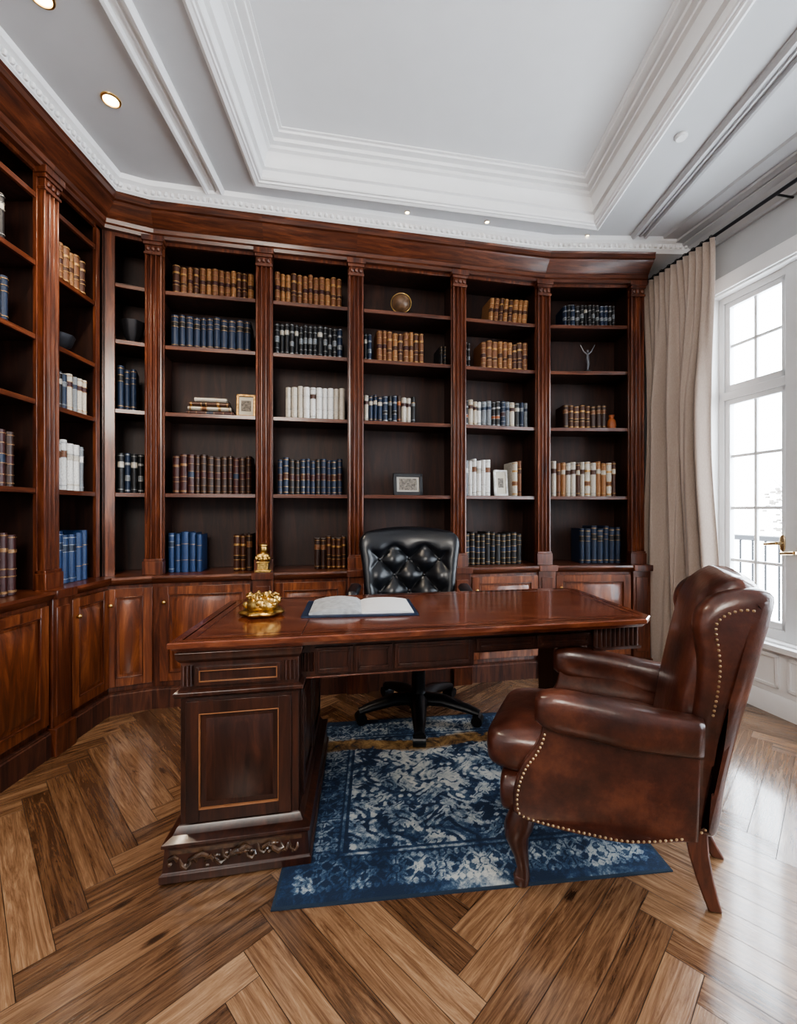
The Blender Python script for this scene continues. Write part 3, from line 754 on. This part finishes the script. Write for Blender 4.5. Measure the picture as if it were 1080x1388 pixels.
M[bord & rosette(sm2, db+.0, .026, 6)] = .65
vine = np.abs(db-.045*np.sin(2*np.pi*sc/P)) < .007
vine2 = np.abs(db+.045*np.sin(2*np.pi*sc/P)) < .005
M[bord & (vine | vine2)] = .65
lf = (np.abs(np.abs(db)-.055) < .014*np.abs(np.sin(2*np.pi*sc/(P/3)))) & bord
M[lf] = .6
M[(dE > .190) & (dE < .204)] = .65
fld = dE > .215
cx_, cy_ = U-LX/2, V-LY/2
wx = cx_+.020*np.sin(cy_*31+1)+.012*np.sin(cy_*67+cx_*20); wy = cy_+.020*np.sin(cx_*29)+.012*np.sin(cx_*73+2)
q = .235
gx_ = ((wx+q/2) % q)-q/2; gy_ = ((wy+q/2) % q)-q/2
hx_ = (wx % q)-q/2; hy_ = (wy % q)-q/2
leafy = np.sin(cx_*85+3.4*np.sin(cy_*38))*np.sin(cy_*80+3.2*np.sin(cx_*34+.6))
leaf2 = np.sin(cx_*40+2.7*np.sin(cy_*21+1))*np.sin(cy_*38+2.9*np.sin(cx_*19))
M = np.where(fld & (leaf2 > .25), .6, M)
M = np.where(fld & (leafy > .38), .95, M)
M = np.where(fld & (leafy < -.5), .1, M)
M = np.where(fld & rosette(gx_, gy_, .080), .95, M)
M = np.where(fld & rosette(hx_, hy_, .050, 6), .85, M)
# paler towards the centre
M = M+np.where(fld, .35*np.exp(-((cx_+.12)**2+(cy_+.02)**2)/.06), 0)
gold = np.clip(1-np.abs(V-.925-.02*np.sin(U*9))/.075, 0, 1)*(U > .03)*(U < LX-.03)
gold = np.clip(gold*2.0, 0, 1)
bind = (dE < .012).astype(float)
n1 = NY+1
co = np.stack([X, Y, np.full_like(X, .005)], -1).reshape(-1, 3)
cxr, cyr = .24, 2.03
co[:, 0] -= cxr; co[:, 1] -= cyr
ii, jj = np.meshgrid(np.arange(NX), np.arange(NY), indexing='ij')
F_ = np.stack([ii*n1+jj, (ii+1)*n1+jj, (ii+1)*n1+jj+1, ii*n1+jj+1], -1).reshape(-1, 4)
me = bpy.data.meshes.new('rug'); me.from_pydata(co.tolist(), [], F_.tolist())
uvl = me.uv_layers.new(name='UVMap'); uvv = np.stack([U/1.3, V/1.3], -1).reshape(-1, 2)
uvl.data.foreach_set('uv', uvv[F_.reshape(-1)].reshape(-1).astype(np.float32))
ca = me.color_attributes.new('motif', 'FLOAT_COLOR', 'POINT')
cd = np.stack([M, gold, bind, np.ones_like(M)], -1).reshape(-1).astype(np.float32); ca.data.foreach_set('color', cd)
me.update(); me.materials.append(RUGM)
rug = bpy.data.objects.new('rug', me); COL.objects.link(rug); rug.location = (cxr, cyr, 0)
md = rug.modifiers.new('thick', 'SOLIDIFY'); md.thickness = .0045; md.offset = -1
tag(rug, 'navy blue and ivory distressed patterned rug under the desk', 'rug')

# ------------------------------------------------------------------ office chair
ox, oy = .07, 2.64
T0 = thing('office_chair', 'black tufted leather swivel office chair behind the desk', 'chair', (ox, oy, 0))
mb = MB(); mb.lathe(ox+.05, oy, [(.06, .065), (.068, .09), (.062, .13), (.046, .15), (.040, .18), (.040, .30), (.024, .305), (.024, .42)], 20); mb.build('column', BLACKM, parent=T0)
for k in range(5):
    t = math.radians(-92+72*k); c_, s_ = math.cos(t), math.sin(t); cx_ = ox+.05
    mb = MB(); mb.tube([(cx_+.03*c_, oy+.03*s_, .115), (cx_+.15*c_, oy+.15*s_, .12), (cx_+.29*c_, oy+.29*s_, .094), (cx_+.36*c_, oy+.36*s_, .075)], [.052, .044, .034, .026], 12, squash=.75)
    sp = mb.build('spoke', BLACKM, parent=T0)
    px, py = cx_+.35*c_, oy+.35*s_; r0 = ZR+.032
    mb = MB()
    mb.tube([(px-s_*.034, py+c_*.034, r0), (px+s_*.034, py-c_*.034, r0)], .031, 16)
    mb.tube([(px, py, r0), (px, py, .085)], .009, 8)
    mb.build('caster', BLACKM, parent=sp)
mb = MB(); mb.sup((ox, oy-.02, .47), (.27, .25, .065), .5, 32, 14); mb.sup((ox, oy-.02, .42), (.22, .2, .03), .4); mb.build('seat', BLACKL, parent=T0)
mb = MB(); NS, NT = 96, 90
H0, H1 = .50, 1.125
TX, TZ = .190, .20
wid = lambda t: .275+.062*t**1.3-.010*math.sin(math.pi*t)
rows_ = []
for j in range(NT+1):
    t = j/NT; z = H0+(H1-H0)*t
    w = wid(t)
    if t > .78: w *= (1-((t-.78)/.22)**3*.20)
    rf, rb_ = [], []
    for i in range(NS+1):
        s = -1+2*i/NS; edge = max(0, 1-abs(s)**5)**.5*max(0, 1-max(0, (t-.82)/.18)**2.4)**.5
        x = s*w; p = x/TX+(z-.92)/TZ; q = x/TX-(z-.92)/TZ
        inner = max(0, min(1, (1-abs(s))*5.0-.6))*max(0, min(1, (1-t)*7.5-1.0)); inner = inner*inner*(3-2*inner)
        tuft = (abs(math.sin(math.pi*p)*math.sin(math.pi*q)))**.6
        y0 = oy+.20+.10*t-.10*s*s
        zz = z-.030*abs(s)**2.2*max(0, (t-.5)*2)**2
        rf.append((ox+x, y0-.02-edge*(.034+.052*(tuft*inner+(1-inner)*.95)), zz)); rb_.append((ox+x, y0-.02+edge*.040, zz))
    rows_.append(rf+rb_[::-1])
mb.rings(rows_); mb.build('backrest', BLACKL, parent=T0, sharp=60)
for P_ in range(-5, 6):
    for Q_ in range(-5, 6):
        X_ = (P_+Q_)*TX/2; Z = .92+(P_-Q_)*TZ/2; t = (Z-H0)/(H1-H0)
        if .08 < t < .84 and abs(X_)/wid(t) < .78:
            s = X_/wid(t); mb = MB(); mb.sup((ox+X_, oy+.20+.10*t-.10*s*s-.02-.040, Z), (.011, .009, .011), 1, 12, 8)
            mb.build('button', BLACKL, parent=T0)
mb = MB(); mb.tube([(ox, oy+.05, .41), (ox, oy+.22, .42), (ox, oy+.25, .6)], [.03, .03, .025], 10, squash=.5); mb.build('back_support', BLACKM, parent=T0)
for sg in (-1, 1):
    mb = MB(); X_ = ox+sg*.335
    mb.tube([(ox+sg*.2, oy-.02, .42), (X_, oy-.02, .43), (X_+sg*.01, oy-.04, .55), (X_, oy-.04, .69)], [.018, .018, .016, .018], 10)
    mb.tube([(X_, oy-.15, .73), (X_, oy-.13, .745), (X_, oy+.10, .755), (X_, oy+.17, .74)], [.024, .036, .036, .024], 14, squash=.7)
    mb.build('armrest', BLACKL, parent=T0)

# ------------------------------------------------------------------ wingback armchair
AL = (.43*.91, .903*.91); AFW = (-.95, .31); AC = (.76, 1.585)
AF0 = frame(AC, AL, AFW)
cl01 = lambda v: max(0., min(1., v))
def AF(a, b, z):
    B_ = cl01(-b/.30); B_ = B_*B_*(3-2*B_); Z_ = cl01((.80-z)/.55); Z_ = Z_*Z_*(3-2*Z_)
    return AF0(a*(1-.30*B_*Z_), b, z)
T0 = thing('armchair', 'brown leather wingback armchair with brass nailhead trim', 'armchair', (AC[0], AC[1], 0))
def bout(z):
    t = max(0, (z-.22)/.8); return -.300-.138*t**1.5
def outline_norms(poly):
    n = len(poly); area = sum(poly[i][0]*poly[(i+1) % n][1]-poly[(i+1) % n][0]*poly[i][1] for i in range(n)); sg_ = 1 if area > 0 else -1
    nrm = []
    for i in range(n):
        t = (Vector(poly[(i+1) % n])-Vector(poly[i-1])).normalized(); nrm.append(Vector((t.y, -t.x))*sg_)
    return nrm
def smooth_panel(name, poly, a_in, a_out, sg, r=.02):
    nrm = outline_norms(poly); K = 7; rs = []
    for k in range(K+1):
        u = math.pi/2*k/K; ins = r*(1-math.sin(u)); aa = a_in+r*(1-math.cos(u))
        rs.append([(sg*aa, p[0]-nn.x*ins, p[1]-nn.y*ins) for p, nn in zip(poly, nrm)])
    for k in range(K+1):
        u = math.pi/2*k/K; ins = r*(1-math.cos(u)); aa = a_out-r*(1-math.sin(u))
        rs.append([(sg*aa, p[0]-nn.x*ins, p[1]-nn.y*ins) for p, nn in zip(poly, nrm)])
    mb = MB(AF); mb.rings(rs); return mb.build(name, LEATHER, parent=T0, sharp=80)
def spline(P, n=6, closed=True):
    out_ = []; N = len(P)
    for i in range(N if closed else N-1):
        p0, p1, p2, p3 = [Vector(P[j % N]) if closed else Vector(P[min(max(j, 0), N-1)]) for j in (i-1, i, i+1, i+2)]
        for k in range(n):
            t = k/n
            out_.append(tuple(.5*((2*p1)+(p2-p0)*t+(2*p0-5*p1+4*p2-p3)*t*t+(3*p1-p0-3*p2+p3)*t**3)))
    if not closed: out_.append(tuple(P[-1]))
    return out_
wl = [(-.215, .26), (-.215, .36), (-.215, .46), (-.215, .55), (-.220, .62), (-.228, .70), (-.231, .78), (-.226, .84), (-.220, .885), (-.228, .925), (-.252, .958), (-.292, .984), (-.34, .999), (-.385, 1.000), (-.420, .980)]
wing_poly = spline(wl+[(bout(z), z) for z in (.92, .84, .76, .68, .60, .52, .44, .36, .28)]+[(bout(.22)+.012, .232), (-.25, .228), (-.222, .236)], 3, True)
for sg in (-1, 1):
    poly = spline([(-.24, .225), (-.05, .22), (.14, .222), (.26, .232)], 3, False)+spline([(.288, .255), (.287, .33), (.265, .40), (.232, .455), (.208, .50), (.195, .56), (.18, .60)], 3, False)+[(0, .60), (-.12, .60), (-.24, .60)]
    smooth_panel('side_panel', poly, .235, .300, sg, .010)
    rs = []
    for k in range(26):
        t = k/25; b = .205-.45*t
        sc = [.62, .82, .93, .98, 1][min(k, 4)]
        bb = b+[.014, .011, .006, .002, 0][min(k, 4)]
        cz = .590+.006*math.cos(t*3)-.030*t; r1, r2 = .058*sc*(1-.10*t), .064*sc*(1-.02*t)
        ring = []
        for u in [2*math.pi*q/32 for q in range(32)]:
            cu, su = math.cos(u), math.sin(u)
            ring.append((sg*(.280)+r1*math.copysign(abs(cu)**.62, cu), bb, cz+r2*math.copysign(abs(su)**.62, su)))
        rs.append(ring)
    mb = MB(AF); mb.rings(rs); mb.build('armrest', LEATHER, parent=T0, sharp=80)
    smooth_panel('wing', wing_poly, .170, .292, sg, .052)
rs = []
for k in range(45):
    t = k/44; z = .225+.795*t; w = .250; bo = bout(z)+.002
    th = .185; e = 1.0
    if t > .84: e = max(.04, 1-((t-.84)/.16)**2.2)**.5
    ring = []
    for u in [2*math.pi*q/48 for q in range(48)]:
        cx_, sx_ = math.cos(u), math.sin(u)
        X_ = w*math.copysign(abs(cx_)**.5, cx_); Y_ = math.copysign(abs(sx_)**.6, sx_)*th/2*e
        ring.append((X_*(1 if t < .84 else 1-.12*((t-.84)/.16)**2), bo+th/2+Y_-(.020 if Y_ < 0 else 0)*math.cos(X_/w*1.5)*e, z+.012*math.cos(X_/w*1.5)*t))
    rs.append(ring)
mb = MB(AF); mb.rings(rs); mb.build('backrest', LEATHER, parent=T0, sharp=80)
mb = MB(AF); mb.sup((0, .10, .415), (.262, .300, .082), .28, 40, 18, e2=.5); mb.build('seat_cushion', LEATHER, parent=T0, sharp=70)
mb = MB(AF); mb.sup((0, .0, .285), (.265, .275, .065), .2, 40, 12, e2=.3); mb.build('seat_base', LEATHER, parent=T0, sharp=60)
mb = MB(AF); mb.sup((0, .285, .285), (.278, .062, .078), .35, 32, 14, e2=.55); mb.build('front_rail', LEATHER, parent=T0, sharp=60)
def studs(pts, sp=.0150):
    mb = MB(AF)
    P = [Vector(p) for p in pts]; acc = 0; nxt = 0
    for a_, b_ in zip(P, P[1:]):
        L = (b_-a_).length
        while nxt <= acc+L:
            q = a_+(b_-a_)*((nxt-acc)/L); mb.sup(tuple(q), (.0044, .0044, .0044), 1, 7, 5); nxt += sp
        acc += L
    mb.build('nailhead_trim', STUD, parent=T0, label='row of domed brass nailheads')
for sg in (-1, 1):
    studs([(sg*(.301 if b > -.2 else .290), b, z) for b, z in spline([(-.26, .262), (-.22, .240), (-.1, .232), (.14, .234), (.255, .245), (.274, .275), (.271, .33), (.250, .395), (.217, .448), (.198, .49), (.190, .52)], 4, False)])
    studs([(sg*.2915, b, z) for b, z in spline([(-.362, .944), (-.335, .944), (-.300, .930), (-.276, .906), (-.272, .875), (-.278, .83), (-.282, .78), (-.279, .72), (-.272, .66), (-.267, .625)], 4, False)])
for sg in (-1, 1):
    x0 = sg*.262; y0 = .262
    mb = MB(AF)
    mb.tube([(x0, y0, .24), (x0+sg*.004, y0+.012, .20), (x0+sg*.006, y0+.02, .16), (x0, y0+.008, .10), (x0-sg*.0, y0, .055), (x0, y0+.004, .03), (x0, y0+.006, ZR)], [.040, .046, .038, .024, .019, .026, .024], 14)
    mb.sup((x0, y0+.045, .185), (.022, .016, .03), 1, 14, 8)
    mb.sup((x0, y0+.005, .028), (.027, .027, .017), 1, 14, 8)
    mb.build('leg', W_LEG, parent=T0, sharp=60, label='dark carved cabriole front leg')
for x0, xb, yb in [(-.245, -.245, -.290), (.165, .15, -.345)]:
    mb = MB(AF); s0, s1 = .032, .019; rs = []
    for t in (0, .3, .6, .85, 1):
        z = .25-(.25-.002)*t; x = x0+(xb-x0)*t; y = -.235+(yb+.235)*t**1.5; s = s0+(s1-s0)*t
        rs.append([(x-s, y-s, z), (x+s, y-s, z), (x+s, y+s, z), (x-s, y+s, z)])
    mb.rings(rs); mb.build('leg', W_LEG2, parent=T0, bevel=.005, label='square tapered raked back leg')

# ------------------------------------------------------------------ curtain + rod
s0, s1 = .33, .98
T0 = thing('curtain', 'pleated beige linen curtain hanging from a black rod', 'curtain', RWF((s0+s1)/2, -.13, 0))
mb = MB(RWF); N = 260; rows = 40; rs = []
for j in range(rows+1):
    t = j/rows; z = 3.03*(1-t)+.015*t
    row = []
    for i in range(N+1):
        u = i/N; g_ = min(1, t*3.0)
        f1 = math.sin(2*math.pi*(12*u))*.022*(1-g_)
        f2 = (math.sin(2*math.pi*(5.3*u+.30*math.sin(5*u+1.1*t))+.4)+.42*math.sin(2*math.pi*(9.3*u)+1.3+1.5*t))*(.046+.006*t)*g_
        sq = 1-.20*math.sin(math.pi*min(1, t*1.2))**2+.03*t
        row.append((s0+(s1-s0)*(.42+(u-.42)*sq)+.018*math.sin(13*u+3*t)*g_, -.150+f1+f2, z))
    rs.append(row)
mb.rings(rs, cap=False, closed=False)
ob = mb.build('fabric', LINEN, parent=T0, sharp=180); md = ob.modifiers.new('s', 'SOLIDIFY'); md.thickness = .003
for i in range(9):
    x = s0+.04+(s1-s0-.08)*i/8
    mb = MB(RWF); mb.tube([(x, -.13+.024*math.cos(t), 3.045+.024*math.sin(t)) for t in [2*math.pi*k/16 for k in range(17)]], .003, 6)
    mb.build('curtain_ring', IRON, parent=T0)
T0 = thing('curtain_rod', 'long black metal curtain rod with finial and brackets', 'curtain rod', RWF(1.2, -.13, 3.05))
mb = MB(RWF); mb.tube([(.26, -.13, 3.055), (2.2, -.13, 3.055)], .011, 12); mb.build('rod', IRON, parent=T0)
mb = MB(RWF); mb.sup((.25, -.13, 3.055), (.022, .022, .022), 1); mb.build('finial', IRON, parent=T0)
for x in (.30, 1.35, 2.15):
    mb = MB(RWF); mb.tube([(x, -.002, 3.055), (x, -.13, 3.055)], .006, 8); mb.build('bracket', IRON, parent=T0)

# ------------------------------------------------------------------ ceiling lights
def downlight(x, y, r):
    T0 = thing('downlight', 'round recessed ceiling spotlight with brass rim' if r > .03 else 'tiny recessed ceiling spotlight', 'light', (x, y, ZS))
    mb = MB(); mb.lathe(x, y, [(r*.78, ZS-.002), (r*.82, ZS-.008), (r, ZS-.006), (r*1.04, ZS-.0005)], 28, cap=False); mb.build('rim', BRASS if r > .03 else STEEL, parent=T0)
    mb = MB(); mb.lathe(x, y, [(r*.8, ZS-.003), (r*.5, ZS-.004), (.001, ZS-.004)], 24); mb.build('lens', LAMP, parent=T0)
for x, y in [(-1.38, 2.125), (-1.37, 1.70)]:
    downlight(x, y, .042)
    l = bpy.data.lights.new('spot', 'SPOT'); l.energy = 60; l.color = (1, .84, .64); l.spot_size = 2.2; l.spot_blend = .8; l.shadow_soft_size = .04
    lo = bpy.data.objects.new('spot_lamp', l); COL.objects.link(lo); lo.location = (x, y, ZS-.02)
for x, y in [(.058, 2.919), (.603, 3.015), (1.35, 3.168)]: downlight(x, y, .017)
xx, yy = 1.487, 2.329
mb = MB(); mb.lathe(xx, yy, [(.03, ZS), (.03, ZS-.010), (.024, ZS-.017), (.001, ZS-.018)], 24)
tag(mb.build('smoke_detector', WHITE, base=(xx, yy, ZS)), 'small round white smoke detector on the soffit', 'smoke detector')

# ------------------------------------------------------------------ outside
mb = MB(RWF); mb.box(.0, 5.5, .18, 1.4, -.25, -.05)
struct(mb.build('trim_7', STONE), 'stone balcony slab outside the windows', 'balcony')
mb = MB(RWF)
mb.tube([(-2.0, 1.25, .98), (5.4, 1.25, .98)], .028, 8); mb.tube([(-2.0, 1.25, .1), (5.4, 1.25, .1)], .018, 8)
for k in range(62): mb.tube([(-1.95+k*.118, 1.25, -.05), (-1.95+k*.118, 1.25, .98)], .010, 6)
tag(mb.build('balcony_railing', BLACKM), 'dark iron balcony railing outside the window', 'railing')
for (s_, o_, hh) in [(-5.2, 9.5, 1.7), (-1.2, 9.5, 1.5)]:
    px, py, _ = RWF(s_, o_, 0)
    T0 = thing('tree', 'sparse winter garden tree seen through the window', 'tree', (px, py, -3))
    mb = MB(); mb.tube([(px, py, -3), (px+.05, py, -1), (px, py, hh)], [.10, .07, .02], 10)
    for k in range(16):
        t = k*2.4; z0 = hh-1.6+k*.09; mb.tube([(px, py, z0), (px+.6*math.cos(t), py+.6*math.sin(t), z0+.35), (px+.95*math.cos(t+.2), py+.95*math.sin(t+.2), z0+.8)], [.025, .015, .006], 6)
    mb.build('trunk', TWIG, parent=T0)
    mb = MB()
    for k in range(170):
        r = random.random()**.5*1.1; t = random.random()*6.28; zz = hh-1.0+random.random()*1.1
        mb.sup((px+r*math.cos(t), py+r*math.sin(t), zz), (.06, .06, .04), 1, 6, 4)
    mb.build('foliage', GREEN, parent=T0)

# ------------------------------------------------------------------ lights / world / camera
w = bpy.data.worlds.new('world'); scene.world = w; w.use_nodes = True
nt = w.node_tree; bg = nt.nodes['Background']; bg.inputs[0].default_value = (.84, .92, 1, 1); bg.inputs[1].default_value = 20.0
for w0, w1 in WINS:
    l = bpy.data.lights.new('portal', 'AREA'); l.shape = 'RECTANGLE'; l.size = w1-w0; l.size_y = WZ1-WZ0; l.cycles.is_portal = True
    o = bpy.data.objects.new('window_portal', l); COL.objects.link(o); o.location = RWF((w0+w1)/2, .17, (WZ0+WZ1)/2)
    dirv = Vector((-RW2.x, -RW2.y, 0)); o.rotation_euler = dirv.to_track_quat('-Z', 'Z').to_euler()
def area(loc, target, size, e, col=(1, 1, 1)):
    l = bpy.data.lights.new('added_fill', 'AREA'); l.size = size; l.energy = e; l.color = col
    o = bpy.data.objects.new('added_fill_light', l); COL.objects.link(o); o.location = loc
    o.rotation_euler = (Vector(target)-Vector(loc)).to_track_quat('-Z', 'Y').to_euler()
area((-.5, -1.4, 2.9), (-.9, 2.6, .6), 1.2, 95, (1, .92, .82))  # added fill behind the camera, no such lamp in the room
area((-1.0, -.8, 1.5), (-1.5, 1.5, 3.3), 1.0, 12, (1, .98, .95))  # added uplight that brightens the left side of the ceiling
cam = bpy.data.cameras.new('camera'); co = bpy.data.objects.new('camera', cam); COL.objects.link(co)
co.location = (0, 0, HC); co.rotation_euler = (math.pi/2, 0, 0)
cam.sensor_fit = 'VERTICAL'; cam.sensor_height = 36; cam.lens = 36*600/1388; cam.clip_start = .02
scene.camera = co
scene.view_settings.view_transform = 'AgX'
scene.view_settings.look = 'AgX - Medium High Contrast'
scene.view_settings.exposure = .05
